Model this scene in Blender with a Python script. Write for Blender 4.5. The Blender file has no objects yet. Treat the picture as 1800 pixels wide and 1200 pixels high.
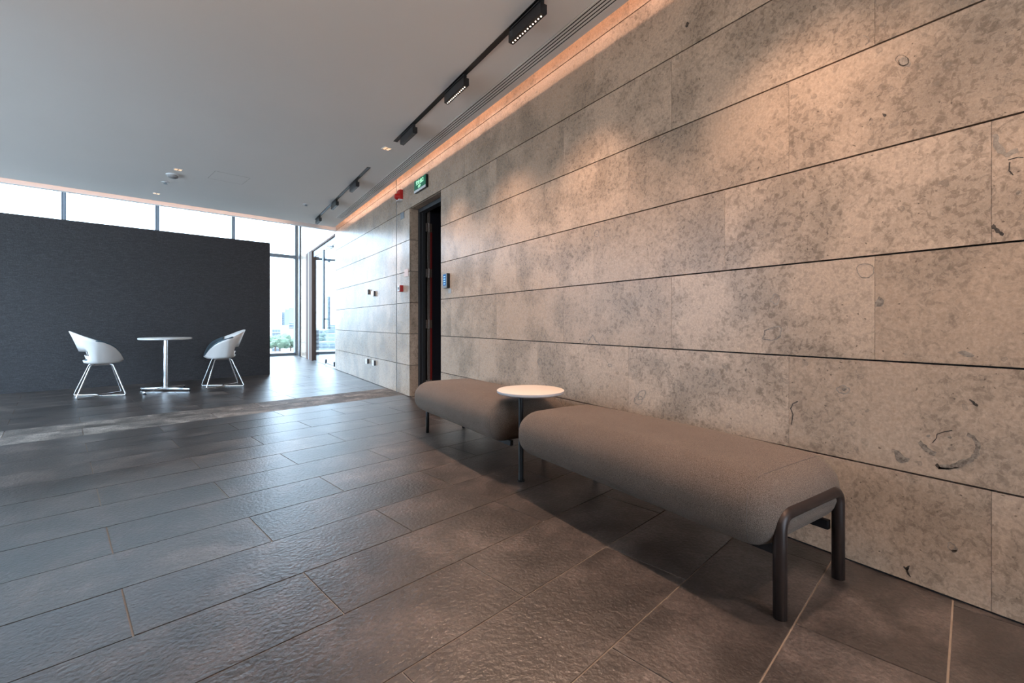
import bpy, bmesh, math, random
from mathutils import Vector, Matrix
random.seed(7)
SC = bpy.context.scene
COL = SC.collection
# ---------------------------------------------------------------- camera, world, light, exposure
CH = 0.9676                      # eye height
CA = math.atan(530/805)          # camera heading, clockwise from +Y (the stone wall runs along +Y)
GA = math.pi/2 - (CA + math.atan(808/805))   # the floor grid is turned by this against the wall
W = 2.1684                       # face of the stone wall
H = 2.8745                       # ceiling
CO = 0.41                        # height of a stone course
TOP = 4.9
cam = bpy.data.cameras.new('camera'); co = bpy.data.objects.new('camera', cam); COL.objects.link(co)
co.location = (0, 0, CH); co.rotation_euler = (math.pi/2, 0, -CA)
cam.sensor_width = 36; cam.lens = 805/1800*36; cam.shift_y = -33/1800; cam.clip_start = 0.05; cam.clip_end = 5000
SC.camera = co
SC.view_settings.view_transform = 'Standard'; SC.view_settings.look = 'None'
SC.view_settings.gamma = 1; SC.view_settings.use_curve_mapping = False
SC.view_settings.exposure = 0.2
SC.cycles.use_denoising = True
SC.cycles.max_bounces = 10; SC.cycles.diffuse_bounces = 5; SC.cycles.glossy_bounces = 5; SC.cycles.transparent_max_bounces = 12
SC.cycles.sample_clamp_indirect = 6; SC.cycles.caustics_reflective = False; SC.cycles.caustics_refractive = False

w = bpy.data.worlds.new('sky'); SC.world = w; w.use_nodes = True
nt = w.node_tree; bg = nt.nodes['Background']
tc = nt.nodes.new('ShaderNodeTexCoord'); sp = nt.nodes.new('ShaderNodeSeparateXYZ'); nt.links.new(tc.outputs['Generated'], sp.inputs[0])
ml = nt.nodes.new('ShaderNodeMath'); ml.operation = 'MULTIPLY_ADD'; ml.use_clamp = False
mx = nt.nodes.new('ShaderNodeMath'); mx.operation = 'MAXIMUM'; mx.inputs[1].default_value = 0
nt.links.new(sp.outputs[2], mx.inputs[0]); nt.links.new(mx.outputs[0], ml.inputs[0])
ml.inputs[1].default_value = 2.0; ml.inputs[2].default_value = 1.0      # overcast sky: the zenith three times the horizon
m2 = nt.nodes.new('ShaderNodeMath'); m2.operation = 'MULTIPLY'; m2.inputs[1].default_value = 6.6
nt.links.new(ml.outputs[0], m2.inputs[0]); nt.links.new(m2.outputs[0], bg.inputs['Strength'])
bg.inputs['Color'].default_value = (0.66, 0.82, 1.0, 1)

WARM = (1.0, 0.58, 0.40)
def grid(gx, gy, z=0): return (gx*math.cos(GA)-gy*math.sin(GA), gx*math.sin(GA)+gy*math.cos(GA), z)
def area(name, loc, direction, sx, sy, power, color, up='Y', spread=math.pi):
    l = bpy.data.lights.new(name, 'AREA'); l.shape = 'RECTANGLE'; l.size = sx; l.size_y = sy; l.energy = power; l.color = color; l.spread = spread
    o = bpy.data.objects.new(name, l); COL.objects.link(o); o.location = loc
    o.rotation_euler = Vector(direction).to_track_quat('-Z', up).to_euler(); return o
# LED strip hidden in the cove along the stone wall, and the one in the slot at the end of the ceiling
area('cove_led_strip', (1.905, 4.3, H+0.20), (1, 0, -0.7), 13.0, 0.02, 24, WARM, 'Y')
area('slot_led_strip', grid(0.2, 9.035, H+0.10), (-math.sin(GA), math.cos(GA), 0.3), 6.0, 0.03, 7, WARM, 'Y')
# unseen warm fill lights, added to brighten the ceiling
area('fill_light_left', grid(-1.08, 0.2, 2.28), (0.8*math.cos(GA), 0.8*math.sin(GA), 1.0), 5.4, 0.06, 52, (1.0, 0.80, 0.66), 'Y')
area('fill_light_back', grid(0.2, -3.55, 2.28), (-0.8*math.sin(GA), 0.8*math.cos(GA), 1.0), 4.0, 0.06, 24, (1.0, 0.80, 0.66), 'Y')
# the track heads' beams (heads themselves are built below)
SPOTS = [(-0.35, 1), (0.95, 1), (2.30, 1), (3.30, .9), (4.36, .8), (6.25, .6), (7.4, .5)]
for y, k in SPOTS:
    l = bpy.data.lights.new('track_beam', 'SPOT'); l.energy = 92*k; l.color = (1.0, 0.66, 0.47); l.spot_size = math.radians(100); l.spot_blend = 0.85
    l.shadow_soft_size = 0.035
    o = bpy.data.objects.new('track_beam', l); COL.objects.link(o); o.location = (1.64, y, H-0.115)
    o.rotation_euler = Vector((0.0, 0, -1)).to_track_quat('-Z', 'Y').to_euler()

# ---------------------------------------------------------------- materials
def new_mat(name):
    m = bpy.data.materials.new(name); m.use_nodes = True
    return m, m.node_tree, m.node_tree.nodes['Principled BSDF']
def plain(name, col, rough=0.5, metal=0.0, spec=0.5, emit=None, es=0, noise=0.0, nscale=60, bump=0.0):
    m, t, b = new_mat(name)
    b.inputs['Base Color'].default_value = (*col, 1); b.inputs['Roughness'].default_value = rough
    b.inputs['Metallic'].default_value = metal; b.inputs['Specular IOR Level'].default_value = spec
    if emit: b.inputs['Emission Color'].default_value = (*emit, 1); b.inputs['Emission Strength'].default_value = es
    n = t.nodes.new('ShaderNodeTexNoise'); n.inputs['Scale'].default_value = nscale; n.inputs['Detail'].default_value = 4
    c = t.nodes.new('ShaderNodeTexCoord'); t.links.new(c.outputs['Object'], n.inputs['Vector'])
    r = t.nodes.new('ShaderNodeMix'); r.data_type = 'RGBA'
    r.inputs[6].default_value = (*[x*(1-noise) for x in col], 1); r.inputs[7].default_value = (*[min(1, x*(1+noise)) for x in col], 1)
    t.links.new(n.outputs['Fac'], r.inputs[0]); t.links.new(r.outputs[2], b.inputs['Base Color'])
    if bump:
        bp = t.nodes.new('ShaderNodeBump'); bp.inputs['Strength'].default_value = bump; bp.inputs['Distance'].default_value = 0.002
        t.links.new(n.outputs['Fac'], bp.inputs['Height']); t.links.new(bp.outputs[0], b.inputs['Normal'])
    return m
class NG:
    def __init__(s, t): s.t = t
    def n(s, typ, **kw):
        o = s.t.nodes.new(typ)
        for k, v in kw.items():
            if k.startswith('i_'):
                key = k[2:]; key = int(key) if key.isdigit() else key.replace('_', ' ')
                inp = o.inputs[key]
                if hasattr(v, 'is_linked') or isinstance(v, bpy.types.NodeSocket): s.t.links.new(v, inp)
                else: inp.default_value = v
            else: setattr(o, k, v)
        return o
    def ramp(s, fac, stops):
        r = s.t.nodes.new('ShaderNodeValToRGB'); s.t.links.new(fac, r.inputs[0])
        e = r.color_ramp.elements
        while len(e) < len(stops): e.new(0.5)
        for k, (p, c) in enumerate(stops):
            e[k].position = p; e[k].color = (c, c, c, 1) if not isinstance(c, tuple) else (*c, 1)
        return r.outputs[0]
    def mix(s, fac, a, b, mode='MIX'):
        r = s.t.nodes.new('ShaderNodeMix'); r.data_type = 'RGBA'; r.blend_type = mode
        for i, v in ((0, fac), (6, a), (7, b)):
            if isinstance(v, bpy.types.NodeSocket): s.t.links.new(v, r.inputs[i])
            elif isinstance(v, tuple): r.inputs[i].default_value = (*v, 1)
            else: r.inputs[i].default_value = v
        return r.outputs[2]
def coords(g, amount=37.0):
    tcn = g.n('ShaderNodeTexCoord'); oi = g.n('ShaderNodeObjectInfo'); geo = g.n('ShaderNodeNewGeometry')
    a = g.n('ShaderNodeMath', operation='ADD'); g.t.links.new(oi.outputs['Random'], a.inputs[0]); g.t.links.new(geo.outputs['Random Per Island'], a.inputs[1])
    m = g.n('ShaderNodeMath', operation='MULTIPLY'); g.t.links.new(a.outputs[0], m.inputs[0]); m.inputs[1].default_value = amount
    cb = g.n('ShaderNodeCombineXYZ')
    for i in range(3): g.t.links.new(m.outputs[0], cb.inputs[i])
    v = g.n('ShaderNodeVectorMath', operation='ADD'); g.t.links.new(tcn.outputs['Object'], v.inputs[0]); g.t.links.new(cb.outputs[0], v.inputs[1])
    fr = g.n('ShaderNodeMath', operation='FRACT'); g.t.links.new(a.outputs[0], fr.inputs[0])
    return v.outputs[0], fr.outputs[0]

def limestone(name='limestone', rough=0.26):
    m, t, b = new_mat(name); g = NG(t); v, rnd = coords(g)
    base = g.mix(rnd, (0.43, 0.322, 0.242), (0.51, 0.392, 0.302))
    # broad cloudy grey patches
    n1 = g.n('ShaderNodeTexNoise', i_Vector=v, i_Scale=2.6, i_Detail=6.0, i_Roughness=0.60, i_Distortion=0.0)
    p1 = g.ramp(n1.outputs['Fac'], [(0.46, 0.0), (0.60, 0.60), (0.75, 0.9)])
    c1 = g.mix(p1, base, (0.285, 0.225, 0.175))
    # mid size blotches
    n2 = g.n('ShaderNodeTexNoise', i_Vector=v, i_Scale=40.0, i_Detail=7.0, i_Roughness=0.68, i_Distortion=0.5)
    p2 = g.ramp(n2.outputs['Fac'], [(0.50, 0.0), (0.54, 0.55), (0.67, 1.0)])
    pm = g.n('ShaderNodeMath', operation='MULTIPLY'); t.links.new(p2, pm.inputs[0])
    n1b = g.ramp(n1.outputs['Fac'], [(0.40, 0.30), (0.60, 1.0)]); t.links.new(n1b, pm.inputs[1])
    c2 = g.mix(pm.outputs[0], c1, (0.190, 0.145, 0.110))
    # rounded shell fragments with darker rims
    dis = g.n('ShaderNodeTexNoise', i_Vector=v, i_Scale=24.0, i_Detail=4.0)
    dv = g.n('ShaderNodeVectorMath', operation='SCALE'); t.links.new(dis.outputs['Color'], dv.inputs[0]); dv.inputs['Scale'].default_value = 0.045
    v2 = g.n('ShaderNodeVectorMath', operation='ADD'); t.links.new(v, v2.inputs[0]); t.links.new(dv.outputs[0], v2.inputs[1])
    vo = g.n('ShaderNodeTexVoronoi', i_Vector=v2.outputs[0], i_Scale=17.0, i_Randomness=1.0)
    ring = g.ramp(vo.outputs['Distance'], [(0.0, 0.35), (0.15, 0.40), (0.20, 0.85), (0.235, 0.0)])
    sel = g.n('ShaderNodeSeparateColor'); t.links.new(vo.outputs['Color'], sel.inputs[0])
    s1 = g.ramp(sel.outputs[0], [(0.62, 0.0), (0.85, 0.8)])
    rm = g.n('ShaderNodeMath', operation='MULTIPLY'); t.links.new(ring, rm.inputs[0]); t.links.new(s1, rm.inputs[1])
    c3 = g.mix(rm.outputs[0], c2, (0.21, 0.175, 0.145))
    # small pits
    vp = g.n('ShaderNodeTexVoronoi', i_Vector=v2.outputs[0], i_Scale=38.0, i_Randomness=1.0)
    pit = g.ramp(vp.outputs['Distance'], [(0.08, 1.0), (0.16, 0.0)])
    sel2 = g.n('ShaderNodeSeparateColor'); t.links.new(vp.outputs['Color'], sel2.inputs[0])
    s2 = g.ramp(sel2.outputs[1], [(0.55, 0.0), (0.75, 0.85)])
    pmm = g.n('ShaderNodeMath', operation='MULTIPLY'); t.links.new(pit, pmm.inputs[0]); t.links.new(s2, pmm.inputs[1])
    c4 = g.mix(pmm.outputs[0], c3, (0.09, 0.07, 0.055))
    # fine grain and light flecks
    n4 = g.n('ShaderNodeTexNoise', i_Vector=v, i_Scale=90.0, i_Detail=5.0, i_Roughness=0.75)
    gr = g.ramp(n4.outputs['Fac'], [(0.3, 0.78), (0.7, 1.18)])
    c5 = g.mix(1.0, c4, gr, 'MULTIPLY')
    t.links.new(c5, b.inputs['Base Color'])
    b.inputs['Specular IOR Level'].default_value = 0.25
    rr = g.ramp(n2.outputs['Fac'], [(0.3, rough-0.05), (0.75, rough+0.12)]); t.links.new(rr, b.inputs['Roughness'])
    bp = g.n('ShaderNodeBump', i_Strength=0.12, i_Distance=0.001, i_Height=n4.outputs['Fac']); t.links.new(bp.outputs[0], b.inputs['Normal'])
    return m
def slate(name, c0, c1, rough=0.40, spec=0.5):
    m, t, b = new_mat(name); g = NG(t); v, rnd = coords(g)
    base = g.mix(rnd, c0, c1)
    n1 = g.n('ShaderNodeTexNoise', i_Vector=v, i_Scale=3.4, i_Detail=7.0, i_Roughness=0.66, i_Distortion=0.15)
    k = g.ramp(n1.outputs['Fac'], [(0.32, 0.35), (0.50, 1.0), (0.67, 2.4)])
    ca = g.mix(1.0, base, k, 'MULTIPLY')
    n3 = g.n('ShaderNodeTexNoise', i_Vector=v, i_Scale=95.0, i_Detail=4.0, i_Roughness=0.7)
    k3 = g.ramp(n3.outputs['Fac'], [(0.34, 0.5), (0.66, 1.6)])
    cb = g.mix(1.0, ca, k3, 'MULTIPLY')
    # a few pale scuffs
    n5 = g.n('ShaderNodeTexNoise', i_Vector=v, i_Scale=2.2, i_Detail=5.0, i_Distortion=0.0)
    sc_ = g.ramp(n5.outputs['Fac'], [(0.60, 0.0), (0.80, 0.35)])
    cc = g.mix(sc_, cb, (0.12, 0.10, 0.09))
    t.links.new(cc, b.inputs['Base Color'])
    n2 = g.n('ShaderNodeTexNoise', i_Vector=v, i_Scale=62.0, i_Detail=3.0, i_Roughness=0.5, i_Distortion=0.0)
    b.inputs['Roughness'].default_value = rough
    b.inputs['Specular IOR Level'].default_value = spec; b.inputs['IOR'].default_value = 1.85 if spec > 0.6 else 1.45
    bp = g.n('ShaderNodeBump', i_Strength=0.75, i_Distance=0.0036, i_Height=n2.outputs['Fac'])
    bp2 = g.n('ShaderNodeBump', i_Strength=0.35, i_Distance=0.0015, i_Height=n3.outputs['Fac'], i_Normal=bp.outputs[0])
    t.links.new(bp2.outputs[0], b.inputs['Normal'])
    return m
def fabric(name, c0, c1, scale=330):
    m, t, b = new_mat(name); g = NG(t)
    tcn = g.n('ShaderNodeTexCoord')
    mp = g.n('ShaderNodeMapping'); t.links.new(tcn.outputs['Object'], mp.inputs['Vector']); mp.inputs['Rotation'].default_value = (0.6, 0.5, 0.78)
    w1 = g.n('ShaderNodeTexNoise', i_Vector=tcn.outputs['Object'], i_Scale=420.0, i_Detail=2.0, i_Roughness=0.6)
    ad = g.n('ShaderNodeMapRange'); t.links.new(w1.outputs['Fac'], ad.inputs[0]); ad.inputs[1].default_value = 0.35; ad.inputs[2].default_value = 0.65
    nz = g.n('ShaderNodeTexNoise', i_Vector=tcn.outputs['Object'], i_Scale=5.0, i_Detail=3.0)
    cA = g.mix(ad.outputs[0], c0, c1)
    kk = g.ramp(nz.outputs['Fac'], [(0.3, 0.93), (0.7, 1.07)])
    t.links.new(g.mix(1.0, cA, kk, 'MULTIPLY'), b.inputs['Base Color'])
    b.inputs['Roughness'].default_value = 0.92; b.inputs['Specular IOR Level'].default_value = 0.15
    b.inputs['Sheen Weight'].default_value = 0.12; b.inputs['Sheen Tint'].default_value = (1.0, 0.8, 0.66, 1); b.inputs['Sheen Roughness'].default_value = 0.5
    bp = g.n('ShaderNodeBump', i_Strength=0.4, i_Distance=0.0015, i_Height=ad.outputs[0])
    wr = g.n('ShaderNodeTexNoise', i_Vector=tcn.outputs['Object'], i_Scale=9.0, i_Detail=2.0)
    bp2 = g.n('ShaderNodeBump', i_Strength=0.25, i_Distance=0.01, i_Height=wr.outputs['Fac'], i_Normal=bp.outputs[0])
    t.links.new(bp2.outputs[0], b.inputs['Normal'])
    return m
def dark_wallcover():
    m, t, b = new_mat('dark_wallcover'); g = NG(t)
    tcn = g.n('ShaderNodeTexCoord')
    mp = g.n('ShaderNodeMapping'); t.links.new(tcn.outputs['Object'], mp.inputs['Vector']); mp.inputs['Scale'].default_value = (5.0, 5.0, 55.0)
    n1 = g.n('ShaderNodeTexNoise', i_Vector=mp.outputs[0], i_Scale=3.0, i_Detail=6.0, i_Roughness=0.75)
    n2 = g.n('ShaderNodeTexNoise', i_Vector=tcn.outputs['Object'], i_Scale=75.0, i_Detail=3.0, i_Roughness=0.7)
    a = g.mix(g.ramp(n1.outputs['Fac'], [(0.42, 0.0), (0.66, 1.0)]), (0.006, 0.006, 0.009), (0.034, 0.032, 0.038))
    k = g.ramp(n2.outputs['Fac'], [(0.38, 0.5), (0.64, 1.7)])
    t.links.new(g.mix(1.0, a, k, 'MULTIPLY'), b.inputs['Base Color'])
    b.inputs['Roughness'].default_value = 0.5; b.inputs['Specular IOR Level'].default_value = 0.7
    bp = g.n('ShaderNodeBump', i_Strength=0.6, i_Distance=0.004, i_Height=n1.outputs['Fac'])
    bp2 = g.n('ShaderNodeBump', i_Strength=0.55, i_Distance=0.004, i_Height=n2.outputs['Fac'], i_Normal=bp.outputs[0])
    t.links.new(bp2.outputs[0], b.inputs['Normal'])
    return m
def thin_glass(name, tint=(0.93, 0.97, 0.985)):
    m = bpy.data.materials.new(name); m.use_nodes = True; t = m.node_tree; t.nodes.clear(); g = NG(t)
    o = g.n('ShaderNodeOutputMaterial'); tr = g.n('ShaderNodeBsdfTransparent'); tr.inputs[0].default_value = (*tint, 1)
    gl = g.n('ShaderNodeBsdfGlossy'); gl.inputs['Roughness'].default_value = 0.0
    fr = g.n('ShaderNodeFresnel'); 
    gm = g.n('ShaderNodeNewGeometry'); mr = g.n('ShaderNodeMapRange'); t.links.new(gm.outputs['Backfacing'], mr.inputs[0])
    mr.inputs[3].default_value = 1.42; mr.inputs[4].default_value = 1/1.42; t.links.new(mr.outputs[0], fr.inputs[0])
    mxs = g.n('ShaderNodeMixShader'); t.links.new(fr.outputs[0], mxs.inputs[0]); t.links.new(tr.outputs[0], mxs.inputs[1]); t.links.new(gl.outputs[0], mxs.inputs[2])
    t.links.new(mxs.outputs[0], o.inputs[0]); return m
def wood(name, c0, c1):
    m, t, b = new_mat(name); g = NG(t); tcn = g.n('ShaderNodeTexCoord')
    mp = g.n('ShaderNodeMapping'); t.links.new(tcn.outputs['Object'], mp.inputs['Vector']); mp.inputs['Scale'].default_value = (14, 14, 1.2)
    n1 = g.n('ShaderNodeTexNoise', i_Vector=mp.outputs[0], i_Scale=3.0, i_Detail=5.0, i_Distortion=0.8)
    t.links.new(g.mix(n1.outputs['Fac'], c0, c1), b.inputs['Base Color']); b.inputs['Roughness'].default_value = 0.65; b.inputs['Specular IOR Level'].default_value = 0.15
    return m
M = dict(
    stone=limestone(), jamb_stone=limestone('jamb_limestone', 0.45),
    tile=slate('slate_tile', (0.028, 0.021, 0.018), (0.058, 0.045, 0.039), 0.34, 0.65),
    strip=slate('strip_stone', (0.135, 0.112, 0.097), (0.165, 0.140, 0.122), 0.6, 0.3),
    grout=plain('grout', (0.31, 0.26, 0.22), 0.9, noise=0.2, nscale=30),
    ceiling=plain('ceiling_plaster', (0.86, 0.84, 0.83), 0.8, noise=0.025, nscale=1.5, spec=0.2, bump=0.05),
    trim=plain('white_trim', (0.70, 0.71, 0.73), 0.5, noise=0.02),
    joint=plain('dark_joint', (0.012, 0.011, 0.012), 0.8, noise=0.2),
    plaster=plain('grey_plaster', (0.30, 0.28, 0.26), 0.8, noise=0.06, nscale=3),
    cover=dark_wallcover(),
    fab=fabric('taupe_upholstery', (0.064, 0.048, 0.039), (0.185, 0.142, 0.116)),
    seam=plain('seam_thread', (0.10, 0.082, 0.07), 0.9, noise=0.1),
    frame=plain('bronze_metal', (0.040, 0.028, 0.025), 0.40, metal=0.55, noise=0.05),
    pole=plain('black_metal', (0.018, 0.018, 0.020), 0.35, metal=0.5, noise=0.05),
    cream=plain('cream_tabletop', (0.72, 0.63, 0.55), 0.42, noise=0.05, nscale=8),
    creamside=plain('tabletop_edge', (0.42, 0.40, 0.40), 0.5, noise=0.03),
    white=plain('white_plastic', (0.80, 0.77, 0.75), 0.35, noise=0.02),
    pad=plain('slate_blue_pad', (0.075, 0.115, 0.145), 0.85, noise=0.12, nscale=220, bump=0.2),
    chrome=plain('chrome', (0.80, 0.80, 0.82), 0.12, metal=1.0, noise=0.01),
    black=plain('black_paint', (0.010, 0.010, 0.012), 0.45, noise=0.1),
    lampbody=plain('lamp_black', (0.006, 0.006, 0.008), 0.42, noise=0.1),
    lens=plain('lit_lens', (1, .8, .6), 0.4, emit=(1.0, 0.78, 0.62), es=5.0),
    lensdim=plain('unlit_lens', (0.25, 0.24, 0.24), 0.2, noise=0.05),
    warmlit=plain('warm_lit', (1, .7, .5), 0.4, emit=(1.0, 0.62, 0.36), es=0.9),
    alu=plain('grey_aluminium', (0.20, 0.225, 0.26), 0.4, metal=0.2, noise=0.04),
    alul=plain('pale_aluminium', (0.55, 0.60, 0.66), 0.4, metal=0.1, noise=0.03),
    aludk=plain('dark_aluminium', (0.045, 0.055, 0.075), 0.4, metal=0.2, noise=0.04),
    steel=plain('door_frame_paint', (0.022, 0.022, 0.025), 0.45, noise=0.06),
    navy=plain('navy_door', (0.006, 0.007, 0.014), 0.5, noise=0.2),
    hinge=plain('worn_steel', (0.22, 0.18, 0.16), 0.5, metal=0.6, noise=0.5, nscale=80),
    redseal=plain('red_seal', (0.20, 0.012, 0.010), 0.5, noise=0.15),
    red=plain('red_plastic', (0.42, 0.008, 0.008), 0.35, noise=0.05),
    green=plain('exit_green', (0.004, 0.060, 0.035), 0.4, emit=(0.004, 0.12, 0.065), es=0.6),
    signtext=plain('exit_letters', (0.5, 0.9, 0.6), 0.4, emit=(0.50, 1.0, 0.66), es=1.1),
    screen=plain('blue_screen', (0.02, 0.08, 0.20), 0.15, emit=(0.05, 0.18, 0.42), es=0.45, noise=0.4, nscale=90),
    glyph=plain('screen_glyph', (0.3, 0.5, 0.8), 0.3, emit=(0.22, 0.42, 0.75), es=0.6),
    wood=wood('brown_wood', (0.085, 0.050, 0.038), (0.16, 0.095, 0.072)),
    glass=thin_glass('clear_glass'),
    fossil=None, fossil2=None,
    greyplate=plain('grey_plate', (0.20, 0.22, 0.24), 0.35, metal=0.5, noise=0.1),
    notice=plain('pink_notice', (0.62, 0.47, 0.43), 0.6, noise=0.1, nscale=70),
    faintplate=plain('faint_plate', (0.33, 0.32, 0.32), 0.4, noise=0.05),
    facade=plain('pale_facade', (0.20, 0.205, 0.21), 0.7, noise=0.04, nscale=0.05),
    facade2=plain('blue_facade', (0.115, 0.135, 0.155), 0.6, noise=0.06, nscale=0.05),
    cglass=plain('far_window', (0.085, 0.105, 0.125), 0.5, noise=0.1, nscale=0.1),
    leaf=plain('far_foliage', (0.07, 0.10, 0.065), 0.9, noise=0.35, nscale=0.3),
    bounce_terrace=plain('bounce_paving', (0.58, 0.50, 0.42), 0.9, noise=0.05, nscale=2),  # pale warm tone, chosen to bounce light from the added decks
    ground=plain('far_ground', (0.19, 0.195, 0.185), 0.9, noise=0.25, nscale=0.03),
)
def fossil_mat(name, c0, c1):
    m, t, b = new_mat(name); g = NG(t); tcn = g.n('ShaderNodeTexCoord')
    n1 = g.n('ShaderNodeTexNoise', i_Vector=tcn.outputs['Object'], i_Scale=75.0, i_Detail=5.0, i_Roughness=0.7)
    k = g.ramp(n1.outputs['Fac'], [(0.40, 0.0), (0.60, 1.0)])
    t.links.new(g.mix(k, c0, c1), b.inputs['Base Color']); b.inputs['Roughness'].default_value = 0.35
    return m
M['fossil'] = fossil_mat('fossil_brown', (0.13, 0.10, 0.08), (0.30, 0.25, 0.20))
M['fossil2'] = fossil_mat('fossil_grey', (0.20, 0.165, 0.135), (0.31, 0.262, 0.215))
M['fossil3'] = fossil_mat('fossil_dark', (0.018, 0.014, 0.012), (0.07, 0.055, 0.045))

# ---------------------------------------------------------------- mesh helpers
def link(name, bm, mat, parent=None, loc=(0, 0, 0), rz=0.0, smooth=False, normals=True):
    if normals: bmesh.ops.recalc_face_normals(bm, faces=bm.faces[:])
    me = bpy.data.meshes.new(name); bm.to_mesh(me); bm.free()
    mats = mat if isinstance(mat, (list, tuple)) else [mat]
    for m in mats: me.materials.append(m)
    if smooth:
        for p in me.polygons: p.use_smooth = True
        if smooth != 'all':
            try: me.set_sharp_from_angle(angle=math.radians(38))
            except Exception: pass
    o = bpy.data.objects.new(name, me); COL.objects.link(o); o.location = loc; o.rotation_euler.z = rz
    if parent: o.parent = parent
    return o
def tag(o, label=None, cat=None, group=None, kind=None):
    if label: o['label'] = label
    if cat: o['category'] = cat
    if group: o['group'] = group
    if kind: o['kind'] = kind
    return o
def empty(name, loc, rz, label, cat, group=None, kind=None):
    o = bpy.data.objects.new(name, None); COL.objects.link(o); o.location = loc; o.rotation_euler.z = rz; o.empty_display_size = .1
    return tag(o, label, cat, group, kind)
def copy_tree(o, parent=None):
    c = o.copy(); COL.objects.link(c); c.parent = parent
    for ch in [x for x in list(COL.objects) if x.parent == o]: copy_tree(ch, c)
    return c
def box(bm, x0, x1, y0, y1, z0, z1, bevel=0.0, mi=0):
    v = [bm.verts.new(p) for p in ((x0,y0,z0),(x1,y0,z0),(x1,y1,z0),(x0,y1,z0),(x0,y0,z1),(x1,y0,z1),(x1,y1,z1),(x0,y1,z1))]
    fs = [bm.faces.new([v[i] for i in f]) for f in ((0,3,2,1),(4,5,6,7),(0,1,5,4),(1,2,6,5),(2,3,7,6),(3,0,4,7))]
    for f in fs: f.material_index = mi
    if bevel:
        es = list({e for f in fs for e in f.edges})
        bmesh.ops.bevel(bm, geom=es, offset=bevel, segments=2, profile=0.6, affect='EDGES')
    return bm
def prism(bm, pts, z0, z1):
    a = [bm.verts.new((p[0], p[1], z0)) for p in pts]; b = [bm.verts.new((p[0], p[1], z1)) for p in pts]
    bm.faces.new(a[::-1]); bm.faces.new(b); n = len(pts)
    for i in range(n): bm.faces.new((a[i], a[(i+1) % n], b[(i+1) % n], b[i]))
    return bm
def lathe(bm, prof, cx=0, cy=0, seg=32, mi=0):
    rings = []
    for r, z in prof:
        if r < 1e-6: rings.append([bm.verts.new((cx, cy, z))])
        else: rings.append([bm.verts.new((cx+r*math.cos(2*math.pi*i/seg), cy+r*math.sin(2*math.pi*i/seg), z)) for i in range(seg)])
    for a, b in zip(rings, rings[1:]):
        for i in range(seg):
            j = (i+1) % seg
            if len(a) == 1 and len(b) == 1: continue
            if len(a) == 1: f = bm.faces.new((a[0], b[i], b[j]))
            elif len(b) == 1: f = bm.faces.new((a[i], a[j], b[0]))
            else: f = bm.faces.new((a[i], a[j], b[j], b[i]))
            f.material_index = mi
    return bm
def rounded_path(pts, rad, n=6):
    pts = [Vector(p) for p in pts]; out = [pts[0]]
    for i in range(1, len(pts)-1):
        p, a, b = pts[i], pts[i-1], pts[i+1]
        r = min(rad, (a-p).length*0.49, (b-p).length*0.49)
        s = p+(a-p).normalized()*r; e = p+(b-p).normalized()*r
        for k in range(n+1):
            t = k/n; out.append(s*(1-t)**2 + p*2*t*(1-t) + e*t*t)
    out.append(pts[-1]); return out
def tube(bm, pts, r, seg=10, closed=False):
    pts = [Vector(p) for p in pts]; rings = []; n = len(pts); up = None
    for i, p in enumerate(pts):
        if closed: d = (pts[(i+1) % n]-pts[i-1]).normalized()
        else: d = (pts[min(i+1, n-1)]-pts[max(i-1, 0)]).normalized()
        if up is None:
            up = Vector((0, 0, 1)) if abs(d.z) < 0.9 else Vector((1, 0, 0))
        s = d.cross(up).normalized(); up = s.cross(d).normalized()
        rings.append([bm.verts.new(p+s*r*math.cos(2*math.pi*k/seg)+up*r*math.sin(2*math.pi*k/seg)) for k in range(seg)])
    prs = list(zip(rings, rings[1:])) + ([(rings[-1], rings[0])] if closed else [])
    for a, b in prs:
        for k in range(seg): bm.faces.new((a[k], a[(k+1) % seg], b[(k+1) % seg], b[k]))
    if not closed: bm.faces.new(rings[0][::-1]); bm.faces.new(rings[-1])
    return bm
NB = bmesh.new
G = lambda gx, gy, z=0: grid(gx, gy, z)
def wall_pt(px, py):   # a point of the stone wall, from where it is seen
    u = (px-900)/805; v = (567-py)/805
    dx = math.sin(CA)+u*math.cos(CA); dy = math.cos(CA)-u*math.sin(CA); t = W/dx
    return dy*t, CH+v*t

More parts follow.
